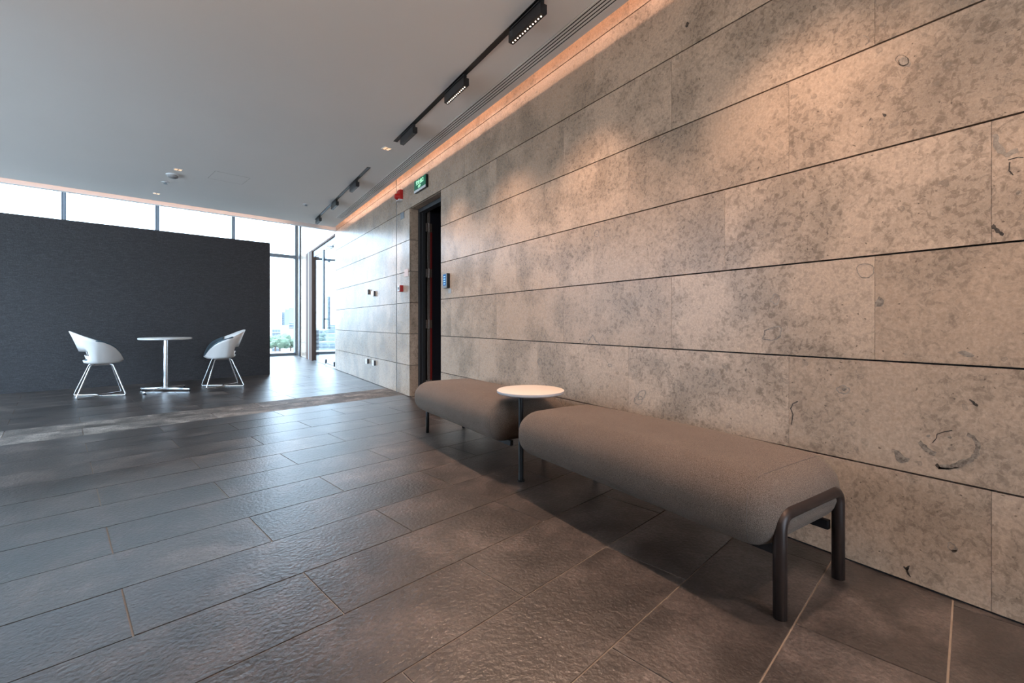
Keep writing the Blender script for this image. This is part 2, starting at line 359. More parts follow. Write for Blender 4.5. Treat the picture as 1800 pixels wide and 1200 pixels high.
# ---------------------------------------------------------------- floor: every tile near enough to be told apart
floor = link('floor', prism(NB(), [(-9.5, -4.5), (8.5, -4.5), (8.5, 17.2), (-9.5, 17.2)], -0.30, -0.0035), M['grout'])
tag(floor, kind='structure')
def to_world(p): return grid(p[0], p[1])[:2]
def clip_wall(poly, xm):
    out = []
    for i in range(len(poly)):
        a, b = poly[i], poly[(i+1) % len(poly)]
        if a[0] <= xm: out.append(a)
        if (a[0] <= xm) != (b[0] <= xm):
            t = (xm-a[0])/(b[0]-a[0]); out.append((xm, a[1]+t*(b[1]-a[1])))
    return out
PIT = 0.3565; Y0 = 0.046; L = 1.003; JG = 0.0029
rect_cache = {}
def tile(gx0, gx1, gy0, gy1, mat, far_bm=None):
    dz = random.uniform(-0.0006, 0.0004)
    q = [(gx0+JG, gy0+JG), (gx1-JG, gy0+JG), (gx1-JG, gy1-JG), (gx0+JG, gy1-JG)]
    wq = [to_world(p) for p in q]
    inside = all(p[0] <= W+0.015 for p in wq)
    cl = wq if inside else clip_wall(wq, W+0.015)
    if wq[0][1] > 9.95: inside, cl = True, wq          # beyond the wall's end the floor runs on to the right
    if len(cl) < 3: return
    if far_bm is not None:
        prism(far_bm, cl, -0.02, dz*0.5); return
    if inside:
        key = (round(gx1-gx0, 3), round(gy1-gy0, 3), mat.name)
        if key not in rect_cache:
            a, b = gx1-gx0-2*JG, gy1-gy0-2*JG
            o = link('tile', prism(NB(), [(0, 0), (a, 0), (a, b), (0, b)], -0.02, 0), mat, floor)
            rect_cache[key] = o.data
        else:
            o = bpy.data.objects.new('tile', rect_cache[key]); COL.objects.link(o); o.parent = floor
        o.location = (*wq[0], dz); o.rotation_euler.z = GA
    else:
        ox, oy = cl[0]; bm = prism(NB(), [(p[0]-ox, p[1]-oy) for p in cl], -0.02, 0)
        link('tile', bm, mat, floor, (ox, oy, dz))
far = NB(); far2 = NB()
for k in range(-10, 42):
    gy0 = Y0+PIT*k
    if k >= 15: gy0 = Y0+PIT*k-0.01
    if gy0 > 14.2: continue
    mat = M['strip'] if k in (15, 16) else M['tile']
    off = 0.17 if k % 2 else 0.68
    lo, hi = (-3, 4) if gy0 < 5 else (-8, 7)
    for j in range(-9, 9):
        a = off+L*j; b = a+L
        if b < -3.3 or a > 8: continue
        if gy0 < 5 and (a > 3.3): continue
        vis = k >= -1 and k <= 16 and b > -1.0
        tile(a, b, gy0, gy0+PIT, mat, None if vis else far)
ft = link('tile_field', far, M['tile'], floor); tag(ft, kind='stuff')
far2.free()

# ---------------------------------------------------------------- right stone wall, panel by panel
YS, YE = -2.6, 9.998           # start and end of the panelled wall
DY0, DY1, DH = 4.751, 5.722, 6*CO
PL = 0.945; OFFS = [0.395, 0.088, 0.715]
wall = NB()
for (a, b, z0, z1) in ((YS, DY0-0.021, 0, TOP), (DY1+0.021, YE, 0, TOP), (DY0-0.01, DY1+0.021, DH+0.013, TOP), (YE, 12.71, 2.83, TOP), (12.72, 15.3, 0, TOP)):
    box(wall, W+0.022, W+0.12, a+0.0, b-0.0, z0-0.02 if z0 == 0 else z0, z1)
wall_right = link('wall_right', wall, M['joint']); tag(wall_right, kind='structure')
def panel(y0, y1, z0, z1, mat=None, x0=W, x1=W+0.023):
    gv, gh = 0.0006, 0.0034
    bm = box(NB(), 0, x1-x0, 0, y1-y0-2*gv, 0, z1-z0-2*gh)
    return link('stone_panel', bm, mat or M['stone'], wall_right, (x0, y0+gv, z0+gh))
ZTOP = [n*CO for n in range(13)]
ZTOP[12] = TOP
for n in range(0, 12):
    z0, z1 = n*CO, (n+1)*CO if n < 11 else TOP
    if n > 7: ys = 9.0
    else: ys = YS
    js = [OFFS[n % 3]+PL*k for k in range(-4, 18)]
    segs = []
    if n < 6: spans = [(ys, DY0), (DY1, 6.205), (6.232, YE)]
    elif n == 6: spans = [(ys, 6.205), (6.232, YE)]
    elif n == 7: spans = [(ys, 6.205), (6.232, YE)]
    else: spans = [(ys, YE)]
    if n >= 6: spans.append((YE, 13.30))
    spans.append((13.30, 15.3))
    for a, b in spans:
        cuts = [a]+[j for j in js if a+0.06 < j < b-0.06]+[b]
        for p, q in zip(cuts, cuts[1:]):
            if n == 6 and a == YE: panel(p, q, 2.822, z1)
            else: panel(p, q, z0+(0.004 if n == 0 else 0), z1)
# stone returns of the door recess: far jamb, near jamb, soffit
for n in range(6):
    for y in (DY1, DY0-0.02):
        bm = box(NB(), 0, 0.094, 0, 0.02, 0, CO-0.0068)
        link('jamb_panel', bm, M['jamb_stone'], wall_right, (W+0.0235, y, n*CO+0.0034))
link('soffit_panel', box(NB(), 0, 0.094, 0, DY1-DY0, 0, 0.012), M['jamb_stone'], wall_right, (W+0.0235, DY0, DH+0.0))
# metal movement joint in the wall
link('joint_profile', box(NB(), 0, 0.012, 0, 0.023, 0, 3.25), M['alu'], wall_right, (W+0.004, 6.207, 0))
link('skirting_gap', box(NB(), 0, 0.004, 0, DY0-YS, 0, 0.004), M['joint'], wall_right, (W+0.004, YS, 0))

def wall_shape(pts, mat, lift=0.0006):
    q = [wall_pt(*p) for p in pts]; y0, z0 = q[0]
    bm = NB()
    a = [bm.verts.new((0.0004, y-y0, z-z0)) for y, z in q]; b = [bm.verts.new((-lift, y-y0, z-z0)) for y, z in q]
    bm.faces.new(a); bm.faces.new(b[::-1]); n = len(q)
    for i in range(n): bm.faces.new((a[i], a[(i+1) % n], b[(i+1) % n], b[i]))
    bmesh.ops.triangulate(bm, faces=[f for f in bm.faces if len(f.verts) > 4])
    return link('fossil_mark', bm, mat, wall_right, (W, y0, z0))
def wall_stroke(pts, wid, mat, jag=0.3):
    left, right = [], []
    ws = wid if isinstance(wid, list) else [wid]*len(pts)
    P2 = []; W2 = []
    for i in range(len(pts)-1):
        for s in range(4):
            t = s/4; P2.append((pts[i][0]*(1-t)+pts[i+1][0]*t, pts[i][1]*(1-t)+pts[i+1][1]*t)); W2.append(ws[i]*(1-t)+ws[i+1]*t)
    P2.append(pts[-1]); W2.append(ws[-1])
    for i, p in enumerate(P2):
        a = P2[max(i-1, 0)]; b = P2[min(i+1, len(P2)-1)]
        d = Vector((b[0]-a[0], b[1]-a[1])).normalized(); nn = Vector((-d.y, d.x))
        k = W2[i]*0.5*(1+random.uniform(-jag, jag)); k2 = W2[i]*0.5*(1+random.uniform(-jag, jag))
        left.append((p[0]+nn.x*k, p[1]+nn.y*k)); right.append((p[0]-nn.x*k2, p[1]-nn.y*k2))
    L_ = [wall_pt(*p) for p in left]; R_ = [wall_pt(*p) for p in right]; y0, z0 = L_[0]
    bm = NB(); V_ = [[bm.verts.new((x, q[0]-y0, q[1]-z0)) for q in (a, b)] for x in (-0.0006, 0.0004) for a, b in zip(L_, R_)]
    n = len(L_); F_, B_ = V_[:n], V_[n:]
    for i in range(n-1):
        bm.faces.new((F_[i][0], F_[i+1][0], F_[i+1][1], F_[i][1]))
        bm.faces.new((F_[i][0], F_[i+1][0], B_[i+1][0], B_[i][0])); bm.faces.new((F_[i][1], F_[i+1][1], B_[i+1][1], B_[i][1]))
    return link('fossil_mark', bm, mat, wall_right, (W, y0, z0))
def oval(cx, cy, rx, ry, mat, rot=0, ring=0, n=16, jag=0.12):
    pts = []
    for i in range(n):
        t = 2*math.pi*i/n; k = 1+random.uniform(-jag, jag)
        x, y = rx*k*math.cos(t), ry*k*math.sin(t)
        pts.append((cx+x*math.cos(rot)-y*math.sin(rot), cy+x*math.sin(rot)+y*math.cos(rot)))
    if ring: wall_stroke(pts+[pts[0]], ring, mat, 0.5)
    else: wall_shape(pts, mat)
# the curled fossil low on the right, and the other large inclusions
wall_stroke([(1700, 763), (1712, 768), (1720, 783), (1717, 797), (1708, 806), (1692, 814), (1670, 821), (1650, 819)], [6, 7, 9, 10, 9, 11, 11, 8], M['fossil'], 0.35)
wall_stroke([(1646, 815), (1651, 822), (1664, 824), (1685, 821)], [5, 4, 3, 1], M['fossil3'], 0.4)
wall_stroke([(1616, 776), (1626, 786), (1634, 793), (1645, 798)], [6, 9, 8, 9], M['fossil'], 0.35)
wall_stroke([(1639, 778), (1646, 770), (1647, 763), (1658, 759), (1674, 756)], 1.6, M['fossil3'], 0.3)
wall_shape([(1571, 790), (1580, 792), (1590, 803), (1600, 806), (1597, 811), (1584, 814), (1575, 808)], M['fossil'])
oval(1669, 768, 4, 2.2, M['fossil'], 0.4); oval(1632, 766, 4, 2.5, M['fossil2'])
wall_stroke([(1403, 705), (1394, 709), (1390, 718), (1394, 728), (1391, 746)], 1.7, M['fossil3'], 0.4)
oval(1358, 586, 17, 11, M['fossil'], -0.5, ring=2.2, n=12, jag=0.2)
oval(1521, 475, 16, 12, M['fossil2'], 0, ring=1.6)
oval(1590, 109, 11, 9, M['fossil2'], 0.3, n=12, jag=0.2); oval(1586, 106, 12, 9, M['fossil'], 0.3, ring=1.3)
oval(1208, 43, 2.6, 5.5, M['fossil3'], 0.3, n=10, jag=0.25)
oval(1166, 244, 3.2, 7, M['fossil'], 0.6, ring=1.4); oval(1555, 202, 4, 2.5, M['fossil3'], 0.4, n=9, jag=.3)
wall_stroke([(1518, 62), (1527, 66), (1527, 74), (1521, 79)], 2.6, M['fossil'], 0.4)
oval(1547, 531, 8, 9, M['fossil'], 0.3, n=9, jag=.25); oval(1697, 621, 14, 5, M['fossil2'], 0.25, n=11, jag=.25)
oval(1482, 685, 10, 7, M['fossil2'], 0, ring=2.0, jag=.3); oval(1484, 684, 4, 3, M['fossil'], 0, n=8, jag=.3)
wall_stroke([(1704, 702), (1712, 708), (1719, 713)], [3, 5, 3], M['fossil3'], 0.6)
wall_stroke([(1588, 996), (1594, 999), (1599, 994)], [2, 5, 2], M['fossil3'], .6); wall_stroke([(1594, 999), (1596, 1008), (1601, 1014)], [4, 3, 1], M['fossil3'], .6)
oval(1674, 961, 9, 6, M['fossil2'], 0.7, ring=2.0, jag=.25); oval(1678, 967, 4, 5, M['fossil'], 0.3, n=8, jag=.3)
oval(1128, 694, 6, 9, M['fossil2'], 0.5, ring=1.4); oval(1122, 703, 7, 8, M['fossil2'], 0, ring=1.2)
oval(948, 635, 3, 5, M['fossil'], 0.2, ring=1.1); oval(1072, 642, 3, 2.4, M['fossil'], 0, ring=1.2)
wall_stroke([(1034, 600), (1042, 588), (1046, 598), (1056, 606)], 1.5, M['fossil'], .4)
oval(1049, 410, 4, 6, M['fossil'], .2, ring=1.1); oval(1363, 527, 7, 9, M['fossil2'], .3, ring=1.6, jag=.3)
# the dark-veined panel at the right edge
wall_stroke([(1748, 236), (1755, 262), (1768, 272), (1790, 264)], [8, 14, 10, 6], M['fossil2'], .5)
wall_stroke([(1775, 285), (1774, 300), (1781, 308)], 2.5, M['fossil3'], .4); wall_stroke([(1772, 281), (1790, 276), (1799, 277)], 1.6, M['fossil3'], .3)
wall_stroke([(1744, 396), (1750, 403), (1764, 413)], [6, 7, 5], M['fossil3'], .5); oval(1790, 338, 5, 4, M['fossil'], 0, n=9, jag=.3)

# ---------------------------------------------------------------- door recess in the wall: steel frame, open navy leaf, dark room behind
door = empty('door_1', (W+0.12, DY0, 0), 0, None, None); tag(door, kind='structure')
fr = NB(); wd = DY1-DY0
box(fr, 0, 0.08, wd-0.045, wd+0.02, 0, DH+0.02); box(fr, 0, 0.08, -0.02, 0.045, 0, DH+0.02); box(fr, 0, 0.08, 0.045, wd-0.045, DH-0.05, DH+0.02)
box(fr, 0.035, 0.08, wd-0.062, wd-0.045, 0, DH-0.05)
link('door_frame', fr, M['steel'], door)
leaf = link('door_leaf', box(NB(), 0.135, 1.0, wd-0.075, wd-0.030, 0.01, DH-0.02, 0.002), M['navy'], door)
link('edge_strip', box(NB(), 0.105, 0.134, wd-0.074, wd-0.035, 0.01, DH-0.02), M['hinge'], door)
link('fire_seal', box(NB(), 0.136, 0.160, wd-0.0775, wd-0.0745, 0.06, DH-0.30), M['redseal'], door)
for z in (0.16, 0.95, 1.62, 2.22):
    hb = NB(); box(hb, 0.075, 0.158, wd-0.080, wd-0.074, z-0.055, z+0.055); lathe(hb, [(0, z-.06), (.009, z-.06), (.009, z+.06), (0, z+.06)], 0.118, wd-0.084, 10)
    link('hinge', hb, M['hinge'], door)
dr = NB()
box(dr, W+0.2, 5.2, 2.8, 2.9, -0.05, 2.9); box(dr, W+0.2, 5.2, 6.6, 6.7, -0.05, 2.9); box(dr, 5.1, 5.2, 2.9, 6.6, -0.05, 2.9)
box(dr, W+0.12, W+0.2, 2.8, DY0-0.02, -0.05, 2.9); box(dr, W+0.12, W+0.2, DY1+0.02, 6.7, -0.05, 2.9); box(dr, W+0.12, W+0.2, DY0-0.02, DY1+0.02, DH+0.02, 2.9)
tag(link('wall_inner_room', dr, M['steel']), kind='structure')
tag(link('ceiling_inner_room', box(NB(), W+0.2, 5.2, 2.8, 6.7, 2.9, 2.96), M['ceiling']), kind='structure')

# ---------------------------------------------------------------- ceilings
def yk(gy, x): return (gy - x*(-math.sin(GA)))/math.cos(GA)     # world y on a grid line gy at world x
EX = 2.068
cl = NB(); prism(cl, [(-4.2, -4.3), (EX, -4.3), (EX, yk(9.0, EX)), (-4.2, yk(9.0, -4.2))], H, H+0.012)
ceil = link('ceiling', cl, M['ceiling']); tag(ceil, kind='structure')
up = NB()
prism(up, [(-4.2, -4.3), (1.90, -4.3), (1.90, yk(8.98, 1.90)), (-4.2, yk(8.98, -4.2))], H+0.012, H+0.10)
box(up, 1.80, 1.90, -4.3, 9.25, H+0.10, 3.30)
prism(up, [(-4.2, -4.3), (W+0.02, -4.3), (W+0.02, yk(9.27, W)), (-4.2, yk(9.27, -4.2))], 3.26, 3.34)
link('cove_box', up, M['ceiling'], ceil)
fa = NB(); prism(fa, [(-4.2, yk(9.27, -4.2)), (W, yk(9.27, W)), (W, yk(9.36, W)), (-4.2, yk(9.36, -4.2))], H-0.004, TOP)
tag(link('trim_1', fa, M['trim']), kind='structure')
tag(link('ceiling_high', prism(NB(), [(-9.0, yk(9.27, -9)), (8.4, yk(9.27, 8.4)), (8.4, yk(14.6, 8.4)), (-9, yk(14.6, -9))], TOP, TOP+0.1), M['trim']), kind='structure')
# access hatch in the ceiling
hb = NB(); s = 0.2; t = 0.0022
for a in ((-s, s, -s, -s+t), (-s, s, s-t, s), (-s, -s+t, -s, s), (s-t, s, -s, s)): box(hb, *a, -0.0012, 0)
box(hb, -s+t, s-t, -s+t, s-t, -0.0008, 0, mi=1)
tag(link('access_hatch', hb, [M['plaster'], M['ceiling']], loc=G(1.62, 6.91, H), rz=GA), 'square flush access hatch outlined in the pale ceiling', 'hatch')
# slot diffuser along the wall
sd = empty('slot_diffuser', (1.958, -2.0, H-0.0005), 0, 'long white four-slot air diffuser in the ceiling beside the stone wall', 'air vent')
link('backing', box(NB(), -0.052, 0.052, 0, 10.7, -0.0012, 0.0), M['black'], sd)
for k in range(5):
    x = -0.052+k*0.0245
    link('slat', box(NB(), x, x+0.0125, 0, 10.7, -0.005, -0.0012), M['ceiling'], sd)

# ---------------------------------------------------------------- other walls of the room
def gwall(name, gx0, gx1, gy0, gy1, z0, z1, mat):
    o = link(name, box(NB(), gx0, gx1, gy0, gy1, z0, z1), mat, rz=GA); return tag(o, kind='structure')
gwall('wall_back', 2.3, 3.2, -3.9, -3.7, -0.02, 3.35, M['plaster'])
link_o = link('wall_side_room', box(NB(), 6.9, 7.0, 9.9, 17.0, -0.02, TOP), M['trim']); tag(link_o, kind='structure')
tag(link('wall_side_return', box(NB(), W+0.12, 6.95, 9.75, 9.95, -0.02, TOP), M['trim']), kind='structure')
# dark partition in front of the window wall
for nm, bx_ in (('fill_light_trough', (-1.2, -1.03, -2.6, 2.6, 2.2, 2.26)), ('fill_light_trough', (-1.1, 2.2, -3.7, -3.5, 2.2, 2.26))):
    o = gwall('fill_light_trim', *bx_, M['trim'])  # unseen troughs, added as housings for the ceiling fill lights
part = gwall('wall_partition', -1.15, 2.847, 9.29, 9.52, 0.0, 2.462, M['cover'])

# ---------------------------------------------------------------- curtain walls
def curtain(name, loc, rz, length, xs, top, transoms, first=0.0):
    r = empty(name, loc, rz, None, None); tag(r, kind='structure')
    for x in xs:
        m = NB(); box(m, x-0.040, x-0.012, -0.07, 0.07, 0, top); box(m, x+0.012, x+0.040, -0.07, 0.07, 0, top)
        link('mullion', m, M['alu'], r)
        link('mullion_cap', box(NB(), x-0.0115, x+0.0115, -0.055, 0.06, 0, top), M['alul'], r)
    for z in transoms+[0.03, top-0.05]:
        for a, b in zip(xs, xs[1:]):
            link('transom', box(NB(), a+0.041, b-0.041, -0.055, 0.055, z-0.045 if z > .1 else 0.0, z+0.05), M['alu'], r)
    zs = [0.08]+transoms+[top-0.05]
    for a, b in zip(xs, xs[1:]):
        for z0, z1 in zip(zs, zs[1:]):
            link('glass_pane', box(NB(), a+0.041, b-0.041, 0.0, 0.006, z0+0.05 if z0 > .1 else z0, z1-0.045), M['glass'], r)
    return r
MUL = [0.126+1.652*k for k in range(-1, 5)]
curtain('window_1', G(0, 14.26), GA, 0, MUL, TOP, [2.918])
LM = [3.66+1.64*k for k in range(0, 7)]
gwall('wall_left', -1.4, -1.2, -3.9, 3.6, -0.02, 3.35, M['plaster'])
curtain('window_2', G(-1.3, 0), GA+math.pi/2, 0, LM, TOP, [2.918])
curtain('fill_window_3', G(0, -3.8), GA, 0, [-1.3, -0.1, 1.1, 2.3], 3.3, [2.918])  # unseen glazing behind the camera, added to let in more daylight
tag(link('bounce_terrace', box(NB(), -14, 12, -16, -3.95, -0.3, -0.12), M['bounce_terrace'], rz=GA), kind='structure')  # unseen pale slab, added to throw skylight up onto the ceiling
tag(link('balcony', box(NB(), -9, -1.45, -3.95, 14, -0.3, -0.12), M['bounce_terrace'], rz=GA), kind='structure')  # the same added bounce surface, out of view on the left
# dark cover strip on the stone beside the corner mullion
link('corner_profile', box(NB(), -0.03, 0.0, 0, 0.22, 0, TOP), M['aludk'], wall_right, (W-0.001, 14.35, 0))

# ---------------------------------------------------------------- glazed entrance opening: wood lining and glass door
wl = empty('door_2', (W, 0, 0), 0, None, None); tag(wl, kind='structure')
link('wood_casing', box(NB(), -0.012, -0.001, 12.60, 13.42, 0, 2.82), M['wood'], wl)
link('wood_jamb', box(NB(), -0.012, 0.16, 12.55, 12.60, 0, 2.82), M['wood'], wl)
link('wood_head', box(NB(), -0.006, 0.13, 10.02, 12.66, 2.785, 2.818), M['wood'], wl)
link('casing_groove', box(NB(), -0.0125, -0.012, 12.98, 13.02, 0, 2.8), M['alul'], wl)
link('header_panel', box(NB(), 0.03, 0.06, 10.02, 12.64, 2.64, 2.784), M['alul'], wl)
gd = empty('glass_door', (W+0.045, 10.10, 0), 0, 'frameless glass door with a long black pull bar in the doorway by the windows', 'door')
link('pane', box(NB(), -0.005, 0.005, 0, 1.12, 0.03, 2.63), M['glass'], gd)
hd = NB(); box(hd, -0.075, -0.045, 0.91, 1.08, 0.825, 2.62, 0.004)
pull = link('pull_bar', hd, M['aludk'], gd)
for z in (1.05, 2.4): link('standoff', box(NB(), -0.046, -0.004, 0.98, 1.01, z-.012, z+.012), M['aludk'], pull)
for y in (0.16, 1.02): link('patch_fitting', box(NB(), -0.02, 0.02, y-0.035, y+0.035, 0.03, 0.13, .003), M['aludk'], gd)
link('bottom_rail', box(NB(), -0.011, 0.011, 0.2, 1.0, 0.032, 0.055), M['alu'], gd)
cb = NB(); box(cb, -0.03, -0.006, 0.20, 0.50, 2.58, 2.62); tube(cb, [(-0.03, 0.25, 2.60), (-0.06, 0.55, 2.66), (-0.012, 0.86, 2.70)], 0.008, 6)
link('door_closer', cb, M['aludk'], gd)
fp = empty('glass_panel', (W+0.045, 11.235, 0), 0, 'fixed clear glass panel beside the brown wood door jamb', 'glass panel')
link('pane', box(NB(), -0.005, 0.005, 0, 1.41, 0.012, 2.63), M['glass'], fp)
link('floor_channel', box(NB(), -0.012, 0.012, 0, 1.41, 0.0, 0.012), M['alu'], fp)

# ---------------------------------------------------------------- upholstered benches
def rbox_pt(p, h, r):
    q = [max(-h[i]+r[i], min(h[i]-r[i], p[i])) for i in range(3)]
    d = Vector(((p[0]-q[0])/r[0], (p[1]-q[1])/r[1], (p[2]-q[2])/r[2]))
    L_ = d.length
    if L_ < 1e-9: return Vector(p)
    d /= L_
    # how far the box surface lies along d is ignored: rounded ellipsoidal corner
    return Vector((q[0]+d.x*r[0], q[1]+d.y*r[1], q[2]+d.z*r[2]))
def cushion_bm(h, r, crown, n=(18, 44, 10)):
    bm = NB(); cache = {}
    def axis(k, cnt):
        # denser near both ends
        pts = []
        for i in range(cnt+1):
            t = i/cnt; pts.append(-math.cos(t*math.pi)*0.5+0.5)
        m = [0.45*t_+0.55*(i/cnt) for i, t_ in enumerate(pts)]
        return [-h[k]+2*h[k]*t_ for t_ in m]
    ax = [axis(0, n[0]), axis(1, n[1]), axis(2, n[2])]
    def V(i, j, k):
        key = (i, j, k)
        if key not in cache:
            p = rbox_pt((ax[0][i], ax[1][j], ax[2][k]), h, r)
            fx, fy, fz = p.x/h[0], p.y/h[1], p.z/h[2]
            if p.z > 0: p.z += crown*(1-fx*fx)*(1-abs(fy)**3)*max(0, fz)
            p.x += (0.012*(1-fz*fz))*(1 if fx > 0 else -1)*abs(fx)
            p.y += (0.012*(1-fz*fz))*(1 if fy > 0 else -1)*abs(fy)**6*(1-0.4*fx*fx)
            cache[key] = bm.verts.new(p)
        return cache[key]
    N = n
    for a in range(3):
        b, c = (a+1) % 3, (a+2) % 3
        for side in (0, N[a]):
            for u in range(N[b]):
                for v in range(N[c]):
                    idx = []
                    for du, dv in ((0, 0), (1, 0), (1, 1), (0, 1)):
                        ii = [0, 0, 0]; ii[a] = side; ii[b] = u+du; ii[c] = v+dv; idx.append(V(*ii))
                    if side == 0: idx.reverse()
                    try: bm.faces.new(idx)
                    except ValueError: pass
    return bm
def bench(y0, y1, label, ends):
    cx, cy = 1.775, (y0+y1)/2; hl = (y1-y0)/2
    r = empty('bench', (cx, cy, 0), 0, label, 'bench', 'taupe upholstered benches along the stone wall')
    h = (0.300, hl, 0.128)
    cu = link('cushion', cushion_bm(h, (0.115, 0.105, 0.112), 0.018), M['fab'], r, (0.0, 0, 0.327), smooth='all')
    # seams round each end of the cushion
    for s in (-1, 1):
        pts = []
        yy = s*(hl-0.060)
        for i in range(72):
            t_ = 2*math.pi*i/72; dx, dz = math.cos(t_), math.sin(t_)
            m = max(abs(dx)/h[0], abs(dz)/h[2]); p = rbox_pt((dx/m, yy, dz/m), h, (0.115, 0.105, 0.112))
            fx, fy, fz = p.x/h[0], p.y/h[1], p.z/h[2]
            if p.z > 0: p.z += 0.018*(1-fx*fx)*(1-abs(fy)**3)*max(0, fz)
            p.x += (0.012*(1-fz*fz))*(1 if fx > 0 else -1)*abs(fx)
            pts.append((p.x, p.y+(0.012*(1-fz*fz))*s*abs(fy)**6*(1-0.4*fx*fx), p.z))
        link('seam', tube(NB(), pts, 0.0011, 5, True), M['seam'], cu, smooth='all')
    # a bent tube frame at each end
    for s, (arm, inset, hw) in zip((-1, 1), ends):
        y = s*(hl+0.004-inset); ztop = 0.335 if arm else 0.195
        path = rounded_path([(-hw, y, 0), (-hw, y, ztop), (hw, y, ztop), (hw, y, 0)] if hw > 0.15 else [(-0.17, y, ztop), (0.20, y, ztop), (0.20, y, 0)], 0.055 if arm else 0.02, 7)
        link('end_frame', tube(NB(), path, 0.0215 if arm else 0.0150, 14), M['frame'] if arm else M['pole'], r, smooth='all')
    for x in (-0.160, 0.200):
        link('rail', box(NB(), x-0.012, x+0.012, -hl+0.02, hl-0.06, 0.178, 0.213, .003), M['pole'], r)
    link('seat_base', box(NB(), -0.19, 0.19, -hl+0.10, hl-0.10, 0.200, 0.2165), M['pole'], r)
    return r
bench(0.775, 2.225, 'taupe upholstered bench with bent tube end frame, nearest, right of the round table', ((True, 0, 0.215), (False, 0.16, 0.10)))
bench(2.435, 3.825, 'taupe upholstered bench farther off, between the round side table and the dark doorway', ((False, 0.16, 0.08), (False, 0.05, 0.178)))
# side table between the benches
st = empty('side_table', (1.712, 2.385, 0), 0, 'small round cream side table on a black pole between the two benches', 'table')
tb = NB(); lathe(tb, [(0, 0.541), (0.209, 0.541), (0.214, 0.5385), (0.215, 0.536)], 0, 0, 64, 0); lathe(tb, [(0.215, 0.536), (0.2145, 0.524), (0.209, 0.519), (0, 0.519)], 0, 0, 64, 1)
bmesh.ops.remove_doubles(tb, verts=tb.verts[:], dist=1e-5)
link('tabletop', tb, [M['cream'], M['creamside']], st, smooth=True)
link('pole', tube(NB(), [(-0.125, -0.075, 0.004), (-0.125, -0.075, 0.519)], 0.0155, 20), M['pole'], st, smooth=True)
link('mounting_plate', box(NB(), -0.16, 0.02, -0.11, 0.03, 0.5135, 0.519), M['pole'], st)
link('foot', lathe(NB(), [(0, 0), (0.022, 0), (0.022, 0.006), (0, 0.006)], -0.125, -0.075, 20), M['pole'], st)

# ---------------------------------------------------------------- lounge chairs and cafe table by the partition
def interp(tab, x):
    if x <= tab[0][0]: return tab[0][1]
    for (a, b), (c, d) in zip(tab, tab[1:]):
        if x <= c: return b+(d-b)*(x-a)/(c-a)
    return tab[-1][1]
RIM = [(-0.265, 0.86), (-0.14, 0.795), (0.05, 0.71), (0.12, 0.672), (0.167, 0.635), (0.215, 0.575), (0.245, 0.52), (0.272, 0.462)]
def shell_pt(th, t, inset=0.0, lift=0.0):
    # th: 0 at the back, pi at the front
    c, s = math.cos(th), math.sin(th)
    rx = -0.265*c if c > 0 else -0.272*c
    ry = s*(0.285 if c > 0 else 0.285-0.085*abs(c)**1.3)
    bx = 0.025-0.150*c if c > 0 else 0.025-0.205*c
    by = s*0.165
    zr = interp(RIM, rx)+lift
    z0 = 0.437+0.012*abs(c)*(1 if c > 0 else 0)
    f = t**0.72 if c > 0 else t**0.85
    if c > 0.0: f = (1-c)*t**0.62+c*(t*0.85+0.15*t*t)
    x = bx+(rx-bx)*f; y = by+(ry-by)*f; z = z0+(zr-z0)*t
    if inset:
        n = Vector((rx, ry, 0)); n = n.normalized() if n.length > 0 else n
        x -= n.x*inset; y -= n.y*inset
    return Vector((x, y, z))
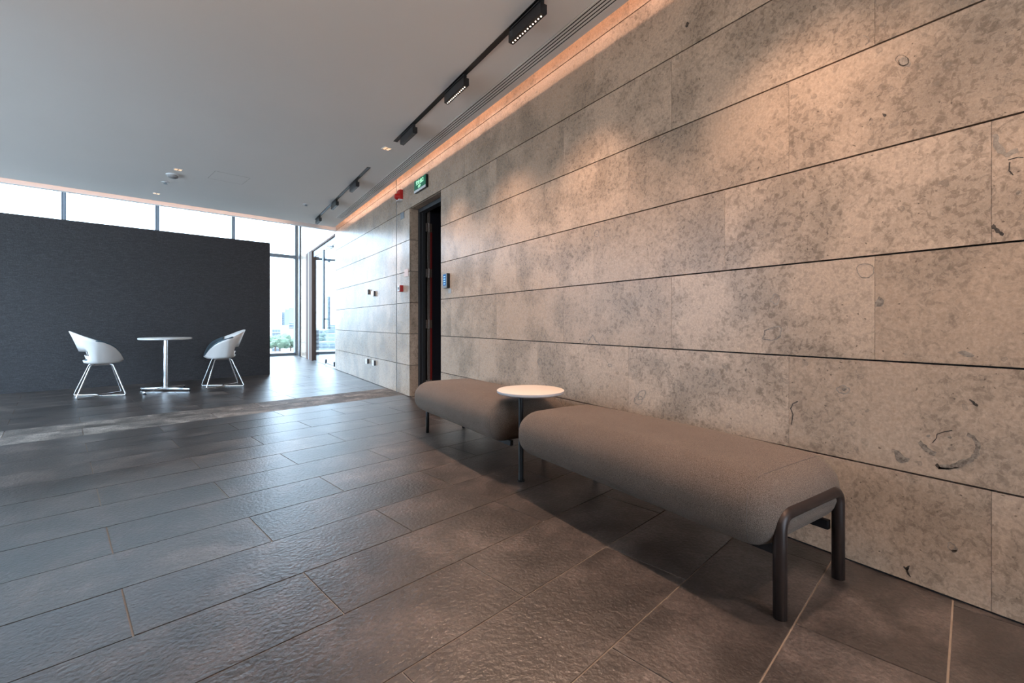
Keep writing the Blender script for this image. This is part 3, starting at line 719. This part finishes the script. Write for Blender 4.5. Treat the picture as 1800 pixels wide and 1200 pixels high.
def chair_proto():
    r = bpy.data.objects.new('lounge_chair', None); COL.objects.link(r)
    N = 56; bm = NB(); rows = []
    def tz(th, zt, frac):      # t at which the wall reaches height zt
        p0 = shell_pt(th, 0); p1 = shell_pt(th, 1); return min((zt-p0.z)/max(1e-4, p1.z-p0.z), frac)
    ts = []
    for i in range(N):
        th = 2*math.pi*i/N; a = tz(th, 0.478, 0.34); b = max(tz(th, 0.60, 0.66), a+0.02)
        ts.append([0, a*0.5, a, a+(b-a)*.5, b, b+(1-b)*.35, b+(1-b)*.7, 1.0])
    R = [[bm.verts.new(shell_pt(2*math.pi*i/N, ts[i][k])) for i in range(N)] for k in range(8)]
    for k in range(7):
        for i in range(N):
            j = (i+1) % N
            mid = (R[k][i].co+R[k][j].co+R[k+1][i].co+R[k+1][j].co)/4
            if k in (2, 3) and mid.x < (-0.088 if k == 3 else -0.098): continue
            bm.faces.new((R[k][i], R[k][j], R[k+1][j], R[k+1][i]))
    # seat pan
    prev = R[0]
    for sc_, dz in ((0.66, -0.008), (0.33, -0.011)):
        cur = [bm.verts.new((0.04+(v.co.x-0.04)*sc_, v.co.y*sc_, 0.437+dz)) for v in R[0]]
        for i in range(N):
            j = (i+1) % N; bm.faces.new((prev[j], prev[i], cur[i], cur[j]))
        prev = cur
    bm.faces.new(prev[::-1])
    sh = link('shell', bm, M['white'], r, smooth='all')
    md = sh.modifiers.new('solid', 'SOLIDIFY'); md.thickness = 0.009; md.offset = 0
    # seat pad: lines the front half of the bowl and covers the pan
    bm = NB(); I0, I1 = int(N*0.22), int(N*0.78)
    rr = []
    for k in range(6):
        t_ = k/5; row = []
        for i in range(I0, I1+1):
            th = 2*math.pi*i/N; e = min(i-I0, I1-i)/6.0
            row.append(bm.verts.new(shell_pt(th, 0.10+0.90*t_, 0.014 if k < 5 else 0.002, 0.020*min(1, e))+Vector((0, 0, 0.016*(1-t_)))))
        rr.append(row)
    for k in range(5):
        for i in range(I1-I0): bm.faces.new((rr[k][i], rr[k][i+1], rr[k+1][i+1], rr[k+1][i]))
    # pan of the pad
    fan = [v for v in rr[0]]
    c0 = bm.verts.new((0.03, 0, 0.478)); 
    backs = [bm.verts.new((-0.118, y_, 0.472)) for y_ in (-0.09, 0.0, 0.09)]
    loop = fan+backs
    for i in range(len(loop)): bm.faces.new((c0, loop[(i+1) % len(loop)], loop[i]))
    pd = link('seat_pad', bm, M['pad'], r, smooth='all')
    md = pd.modifiers.new('solid', 'SOLIDIFY'); md.thickness = 0.020; md.offset = 0
    # chrome sled base
    for s in (-1, 1):
        pts = rounded_path([(-0.020, 0.07*s, 0.421), (-0.065, 0.115*s, 0.418), (-0.212, 0.225*s, 0.010), (0.015, 0.055*s, 0.010), (0.272, 0.225*s, 0.010), (0.150, 0.115*s, 0.418), (0.10, 0.07*s, 0.421)], 0.022, 4)
        link('sled_leg', tube(NB(), pts, 0.0075, 8), M['chrome'], r, smooth='all')
    link('cross_link', tube(NB(), [(0.014, -0.062, 0.0105), (0.014, 0.062, 0.0105)], 0.0075, 8), M['chrome'], r, smooth='all')
    link('mount_plate', box(NB(), -0.05, 0.13, -0.085, 0.085, 0.408, 0.4265, .003), M['hinge'], r)
    for x, y in ((-0.185, .212), (-.185, -.212), (.245, .212), (.245, -.212)):
        link('foot_glide', box(NB(), x-0.012, x+0.012, y*.96-0.008, y*.96+0.008, 0.0, 0.006), M['black'], r)
    return r
ch = chair_proto()
tag(ch, 'white shell chair with slate blue pad left of the cafe table, facing right', 'chair', 'shell chairs at the cafe table')
ch.location = G(0.385, 8.16); ch.rotation_euler.z = GA+0.02
c2 = copy_tree(ch); tag(c2, 'white shell chair with slate blue pad right of the cafe table, facing left', 'chair', 'shell chairs at the cafe table')
c2.location = G(1.835, 8.06); c2.rotation_euler.z = GA+math.pi-0.06
ct = empty('cafe_table', G(1.105, 8.08), GA, 'round white cafe table on a chrome pole between the two shell chairs', 'table')
tb = NB(); lathe(tb, [(0, 0.757), (0.305, 0.757), (0.312, 0.753), (0.312, 0.738), (0.303, 0.730), (0, 0.730)], 0, 0, 56)
link('tabletop', tb, M['white'], ct, smooth=True)
link('pole', tube(NB(), [(0, 0, 0.035), (0, 0, 0.722)], 0.027, 24), M['chrome'], ct, smooth=True)
link('mounting_plate', box(NB(), -0.09, 0.09, -0.09, 0.09, 0.722, 0.730), M['pole'], ct)
for k in range(4):
    a = math.radians(45+90*k-3); c, s = math.cos(a), math.sin(a)
    bm = NB(); v = []
    for (d, hw, zt, zb) in ((0.012, 0.020, 0.058, 0.028), (0.36, 0.014, 0.040, 0.026)):
        for sg in (-1, 1):
            for z in (zb, zt): v.append(bm.verts.new((c*d-s*hw*sg, s*d+c*hw*sg, z)))
    for f in ((0, 1, 3, 2), (4, 6, 7, 5), (0, 4, 5, 1), (2, 3, 7, 6), (1, 5, 7, 3), (0, 2, 6, 4)): bm.faces.new([v[i] for i in f])
    leg = link('leg', bm, M['chrome'], ct)
    link('foot', lathe(NB(), [(0, 0), (0.019, 0), (0.019, 0.008), (0.008, 0.012), (0.008, 0.027), (0, 0.027)], c*0.345, s*0.345, 14), M['black'], leg)

# ---------------------------------------------------------------- ceiling fittings
def track(y0, y1, label):
    r = empty('light_track', (1.624, y0, H), 0, label, 'light track', 'black light tracks in the ceiling')
    b = NB(); box(b, -0.019, 0.019, 0, y1-y0, -0.004, 0)
    link('rail', b, M['lampbody'], r)
    for x in (-0.019, 0.016): link('flange', box(NB(), x, x+0.003, 0, y1-y0, -0.0065, -0.004), M['lampbody'], r)
    return r
track(-1.6, 4.70, 'long black recessed light track in the near ceiling beside the stone wall')
track(5.66, 9.05, 'shorter black light track in the far part of the ceiling')
def head(y, label, lit=True, length=0.345):
    r = empty('track_light', (1.634, y, H-0.004), 0, label, 'track light', 'linear black track lights')
    a = NB(); box(a, -0.020, 0.004, -length/2, length/2, -0.030, -0.0025, .002); box(a, -0.026, -0.020, -length/2+.01, length/2-.01, -0.022, -0.012)
    link('adapter', a, M['lampbody'], r)
    b = NB(); hx = 0.0235; zt, zb = -0.030, -0.092
    sec = [(-hx, zt), (-hx, zb), (hx-0.012, zb-0.004), (hx, zb+0.008), (hx, zt)]
    A = [b.verts.new((x, -length/2, z)) for x, z in sec]; B = [b.verts.new((x, length/2, z)) for x, z in sec]
    b.faces.new(A); b.faces.new(B[::-1])
    for i in range(5): b.faces.new((A[i], A[(i+1) % 5], B[(i+1) % 5], B[i]))
    body = link('housing', b, M['lampbody'], r)
    for k in range(12):
        y_ = -length/2+0.022+k*(length-0.044)/11
        l = NB(); lathe(l, [(0.0, zb-0.0045), (0.0046, zb-0.0045), (0.0046, zb-0.001)], -0.003, y_, 10)
        link('lens', l, M['lens'] if lit else M['lensdim'], body)
    return r
head(2.315, 'black linear track light nearest, with twelve glowing lenses, at the top edge of the photo')
head(3.29, 'black linear track light with glowing lenses, second from the top of the photo')
head(4.34, 'black linear track light third on the near track, close to its far end', lit=False)
head(6.38, 'black linear track light on the far track, nearest of its three', length=0.33, lit=False)
head(7.55, 'black linear track light in the middle of the far track', length=0.33, lit=False)
head(8.85, 'black linear track light at the far end of the far track', length=0.33, lit=False)
head(0.95, 'black linear track light above the near bench, out of the top of the picture')
def downlight(loc, label):
    r = empty('downlight', loc, GA, label, 'downlight', 'small square ceiling downlights')
    f = NB(); s, t_ = 0.045, 0.008
    for a in ((-s, s, -s, -s+t_), (-s, s, s-t_, s), (-s, -s+t_, -s+t_, s-t_), (s-t_, s, -s+t_, s-t_)): box(f, *a, -0.004, 0)
    link('bezel', f, M['trim'], r)
    link('diffuser', box(NB(), -s+t_, s-t_, -s+t_, s-t_, -0.0015, 0), M['warmlit'], r)
    link('louvre', box(NB(), -0.004, 0.004, -s+t_, s-t_, -0.0035, -0.0015), M['hinge'], r)
    return r
downlight(G(2.569, 4.522, H), 'small square downlight right of the near track end, close to the stone wall')
downlight(G(1.08, 6.979, H), 'small square downlight just behind the smoke detector in the ceiling')
downlight(G(1.053, 8.496, H), 'small square downlight near the window end of the ceiling')
sm = empty('smoke_detector', G(1.069, 7.466-.20, H), GA, 'white domed smoke detector on the ceiling', 'smoke detector')
link('base', lathe(NB(), [(0, 0), (0.072, 0), (0.074, -0.010), (0.066, -0.016), (0, -0.016)], 0, 0, 32), M['trim'], sm, smooth=True)
link('dome', lathe(NB(), [(0.058, -0.016), (0.056, -0.034), (0.030, -0.050), (0, -0.052)], 0, 0, 32), M['faintplate'], sm, smooth=True)
def sprk(loc, label):
    r = empty('sprinkler', loc, GA, label, 'sprinkler', 'ceiling sprinkler discs')
    link('rose', lathe(NB(), [(0, 0), (0.045, 0), (0.046, -0.004), (0.036, -0.008), (0, -0.008)], 0, 0, 28), M['trim'], r, smooth=True)
    link('deflector', lathe(NB(), [(0.012, -0.008), (0.012, -0.020), (0.024, -0.022), (0.024, -0.025), (0, -0.025)], 0, 0, 20), M['greyplate'], r, smooth=True)
sprk(G(1.056, 7.721, H), 'round white sprinkler disc next to the smoke detector')
sprk(G(2.857, 7.571, H), 'round white sprinkler disc between hatch and far light track')

# ---------------------------------------------------------------- fittings on the stone wall
def wbox(bm, y0, y1, z0, z1, x0, x1, bev=0.002, mi=0): return box(bm, x0, x1, y0, y1, z0, z1, bev, mi)
sg = empty('exit_sign', (W, 5.29, 2.585), 0, 'green lit exit sign above the dark doorway', 'sign')
link('housing', wbox(NB(), -0.185, 0.185, 0, 0.152, -0.032, 0, .002), M['pole'], sg)
link('face', wbox(NB(), -0.179, 0.182, 0.030, 0.149, -0.0335, -0.032, 0), M['green'], sg)
link('bottom_strip', wbox(NB(), -0.180, 0.184, 0.001, 0.028, -0.037, -0.032, 0), M['trim'], sg)
def text(body, size, loc, parent, mat, name='lettering', ext=0.0006):
    c = bpy.data.curves.new(name, 'FONT'); c.body = body; c.size = size; c.align_x = 'CENTER'; c.align_y = 'CENTER'; c.extrude = ext
    c.materials.append(mat); o = bpy.data.objects.new(name, c); COL.objects.link(o)
    o.parent = parent; o.location = loc; o.rotation_euler = (math.pi/2, 0, -math.pi/2)
    bpy.context.view_layer.update(); me = bpy.data.meshes.new_from_object(o.evaluated_get(bpy.context.evaluated_depsgraph_get()))
    mo = bpy.data.objects.new(name, me); COL.objects.link(mo); mo.parent = parent; mo.location = loc; mo.rotation_euler = o.rotation_euler
    bpy.data.objects.remove(o); return mo
text('安全出口', 0.060, (-0.0345, 0.002, 0.106), sg, M['signtext']); text('EXIT', 0.042, (-0.0345, 0.012, 0.054), sg, M['signtext'])
al = empty('fire_alarm_sounder', (W, 6.02, 2.615), 0, 'red fire alarm sounder left of the exit sign', 'alarm')
link('backbox', wbox(NB(), -0.055, 0.055, 0.02, 0.145, -0.045, 0, .004), M['red'], al)
lb = NB(); lathe(lb, [(0, -0.10), (0.030, -0.095), (0.046, -0.06), (0.05, -0.045), (0, -0.045)], 0, 0, 24)
bmesh.ops.rotate(lb, verts=lb.verts[:], matrix=Matrix.Rotation(-math.pi/2, 3, 'Y')); bmesh.ops.transform(lb, verts=lb.verts[:], matrix=Matrix.Scale(-1, 4, (1, 0, 0)) if False else Matrix.Identity(4))
xs_ = [v.co.x for v in lb.verts]
if max(xs_) > 0:
    for v in lb.verts: v.co.x = -abs(v.co.x)
for v in lb.verts: v.co.z += 0.055
link('horn', lb, M['red'], al, smooth=True)
link('strobe', wbox(NB(), -0.050, 0.050, 0.0, 0.019, -0.060, 0, .004), M['trim'], al)
pv = empty('vent_plate', (W, 5.985, 2.37), 0, 'small grey metal plate under the fire alarm sounder', 'wall plate')
link('plate', wbox(NB(), -0.07, 0.07, 0, 0.087, -0.006, 0, .001), M['greyplate'], pv)
for k in range(4): link('slat', wbox(NB(), -0.058, 0.058, 0.014+k*0.017, 0.020+k*0.017, -0.0085, -0.006, 0), M['alu'], pv)
nc = NB(); wbox(nc, -0.072, 0.072, 0, 0.1, -0.004, 0, .0008); tag(link('notice', nc, M['notice'], loc=(W, 5.835, 1.577)), 'pale pink paper notice on the stone beside the door edge', 'notice')
cp = empty('fire_call_point', (W, 6.0, 1.385), 0, 'red and white fire call point on the stone left of the doorway', 'alarm')
link('casing', wbox(NB(), -0.045, 0.045, 0, 0.088, -0.046, 0, .004), M['red'], cp)
link('cover', wbox(NB(), -0.040, 0.040, 0.005, 0.083, -0.052, -0.046, .002), M['trim'], cp)
link('press_plate', wbox(NB(), -0.02, 0.02, 0.03, 0.062, -0.054, -0.052, 0), M['pole'], cp)
def switch(y, z, label, grp, kind, wdt=0.086, hgt=0.086, th=0.034):
    r = empty(kind, (W, y, z), 0, label, 'switch' if kind == 'wall_switch' else 'socket', grp)
    link('backbox', wbox(NB(), -wdt/2+.003, wdt/2-.003, -hgt/2+.003, hgt/2-.003, -th+.008, 0, .002), M['aludk'], r)
    link('face_plate', wbox(NB(), -wdt/2, wdt/2, -hgt/2, hgt/2, -th, -th+.008, .002), M['white'], r)
    if kind == 'wall_switch': link('rocker', wbox(NB(), -wdt/4, wdt/4, -hgt/3, hgt/3, -th-.003, -th, .001), M['white'], r)
    else:
        for s in (-1, 1): link('pin_hole', wbox(NB(), s*.012-.003, s*.012+.003, -0.012, 0.004, -th-.0004, -th, 0), M['pole'], r)
switch(7.555, 1.470, 'white wall switch, higher and farther of the pair on the polished stone', 'white wall switches', 'wall_switch')
switch(7.26, 1.428, 'white wall switch, lower and nearer of the pair on the polished stone', 'white wall switches', 'wall_switch', 0.12)
switch(7.60, 0.335, 'white low socket on the polished stone, farther from the doorway', 'white low wall sockets', 'wall_socket')
switch(7.23, 0.333, 'white low socket on the polished stone, nearer to the doorway', 'white low wall sockets', 'wall_socket')
ac = empty('door_intercom', (W, 4.565, 1.345), 0, 'black access control panel with blue screen right of the doorway', 'control panel')
link('casing', wbox(NB(), -0.048, 0.048, 0, 0.158, -0.036, 0, .004), M['pole'], ac)
link('bezel', wbox(NB(), -0.048, 0.048, 0.001, 0.157, -0.041, -0.0365, .0015), M['greyplate'], ac)
scn = link('screen', wbox(NB(), -0.036, 0.036, 0.026, 0.148, -0.0425, -0.041, 0), M['screen'], ac)
for k in range(4): link('key_row', wbox(NB(), -0.022, 0.022, 0.040+k*0.026, 0.050+k*0.026, -0.0432, -0.0425, 0), M['glyph'], scn)
tag(link('cover_plate', wbox(NB(), -0.034, 0.034, 0, 0.048, -0.004, 0, .001), M['faintplate'], loc=(W, 4.515, 1.288)), 'small blank grey cover plate under the access control panel', 'wall plate')

# ---------------------------------------------------------------- the city outside
GZ = -26.0
tag(link('ground', prism(NB(), [(-1500, 60), (1500, 60), (1500, 2500), (-1500, 2500)], GZ-1, GZ), M['ground']), kind='structure')
def ray_at(px, D):
    u = (px-900)/805
    return Vector(((math.sin(CA)+u*math.cos(CA))*D, (math.cos(CA)-u*math.sin(CA))*D))
def building(px0, px1, ytop, D, label, mat, floors, depth=30, pos=None, wid=None, top=None):
    if pos is None:
        a, b = ray_at(px0, D), ray_at(px1, D); c = (a+b)/2; wd_ = (b-a).length; ang = math.atan2(b.y-a.y, b.x-a.x); zt = CH+(567-ytop)/805*D
    else: c, wd_, ang, zt = Vector(pos), wid, GA, top
    r = empty('building', (c.x, c.y, GZ), ang, label, 'building', 'city buildings beyond the windows')
    hgt = zt-GZ; link('wall', box(NB(), -wd_/2, wd_/2, 0, depth, 0, hgt), mat, r)
    bm = NB(); fh = hgt/floors; ncol = max(3, int(wd_/5))
    for f in range(floors):
        for k in range(ncol):
            x0 = -wd_/2+wd_*(k+0.14)/ncol; x1 = -wd_/2+wd_*(k+0.86)/ncol
            box(bm, x0, x1, -0.35, -0.0, f*fh+fh*0.30, f*fh+fh*0.78)
    wn = link('window_rows', bm, M['cglass'], r); tag(wn, kind='stuff')
    bm = NB()
    for f in range(floors): box(bm, -wd_/2-.5, wd_/2+.5, -0.9, 0.0, f*fh-0.2, f*fh+0.5)
    tag(link('floor_ledges', bm, mat, r), kind='stuff')
    link('roof', box(NB(), -wd_/4, wd_/5, depth*.2, depth*.7, hgt, hgt+3.5), mat, r)
building(495.5, 500, 548, 520, 'slim hazy tower far off, left of the pair of towers seen past the partition', M['facade2'], 18)
building(502, 508, 545, 540, 'slim hazy tower far off, right of the pair of towers seen past the partition', M['facade2'], 20)
building(478, 493, 578, 420, 'low pale block far off beside the partition edge', M['facade'], 6)
building(508, 518, 566, 460, 'hazy mid-rise block just left of the corner window post', M['facade'], 10)
building(573, 600, 521, 250, 'tall blue-grey block with balcony bands behind the glass door', M['facade2'], 15)
building(555, 567, 530, 330, 'pale hazy block left of the door pull bar', M['facade'], 16)
building(552, 592, 601, 190, 'low white terraced building below the blocks behind the glass door', M['facade'], 6)
building(0, 0, 0, 0, 'pale mid-rise far off, seen mirrored in the polished stone', M['facade'], 8, pos=(-70, 330), wid=36, top=-4)
building(0, 0, 0, 0, 'blue-grey high-rise far off, behind the partition', M['facade2'], 16, pos=(-150, 420), wid=30, top=18)
rt = random.Random(3)
def tree(px, y, D, label):
    p = ray_at(px, D); zc = CH+(567-y)/805*D
    r = empty('tree', (p.x, p.y, GZ), 0, label, 'tree', 'trees among the far buildings')
    bm = NB()
    for k in range(14):
        c = Vector((rt.uniform(-5, 5), rt.uniform(-4, 4), zc-GZ+rt.uniform(-3, 3))); rad = rt.uniform(2, 3.4)
        res = bmesh.ops.create_icosphere(bm, subdivisions=2, radius=rad, matrix=Matrix.Translation(c))
        for v in res['verts']: v.co += Vector((rt.uniform(-.4, .4), rt.uniform(-.4, .4), rt.uniform(-.4, .4)))
    link('crown', bm, M['leaf'], r)
    link('trunk', tube(NB(), [(0, 0, 0), (0, 0, zc-GZ)], 0.5, 8), M['wood'], r)
tree(484, 603, 330, 'round green tree far below, nearest the partition edge')
tree(492, 600, 300, 'round green tree far below, in front of the low pale block')
tree(511, 601, 400, 'round green tree far below, left of the corner window post')
tree(560, 598, 260, 'round green tree far below, left of the door pull bar')
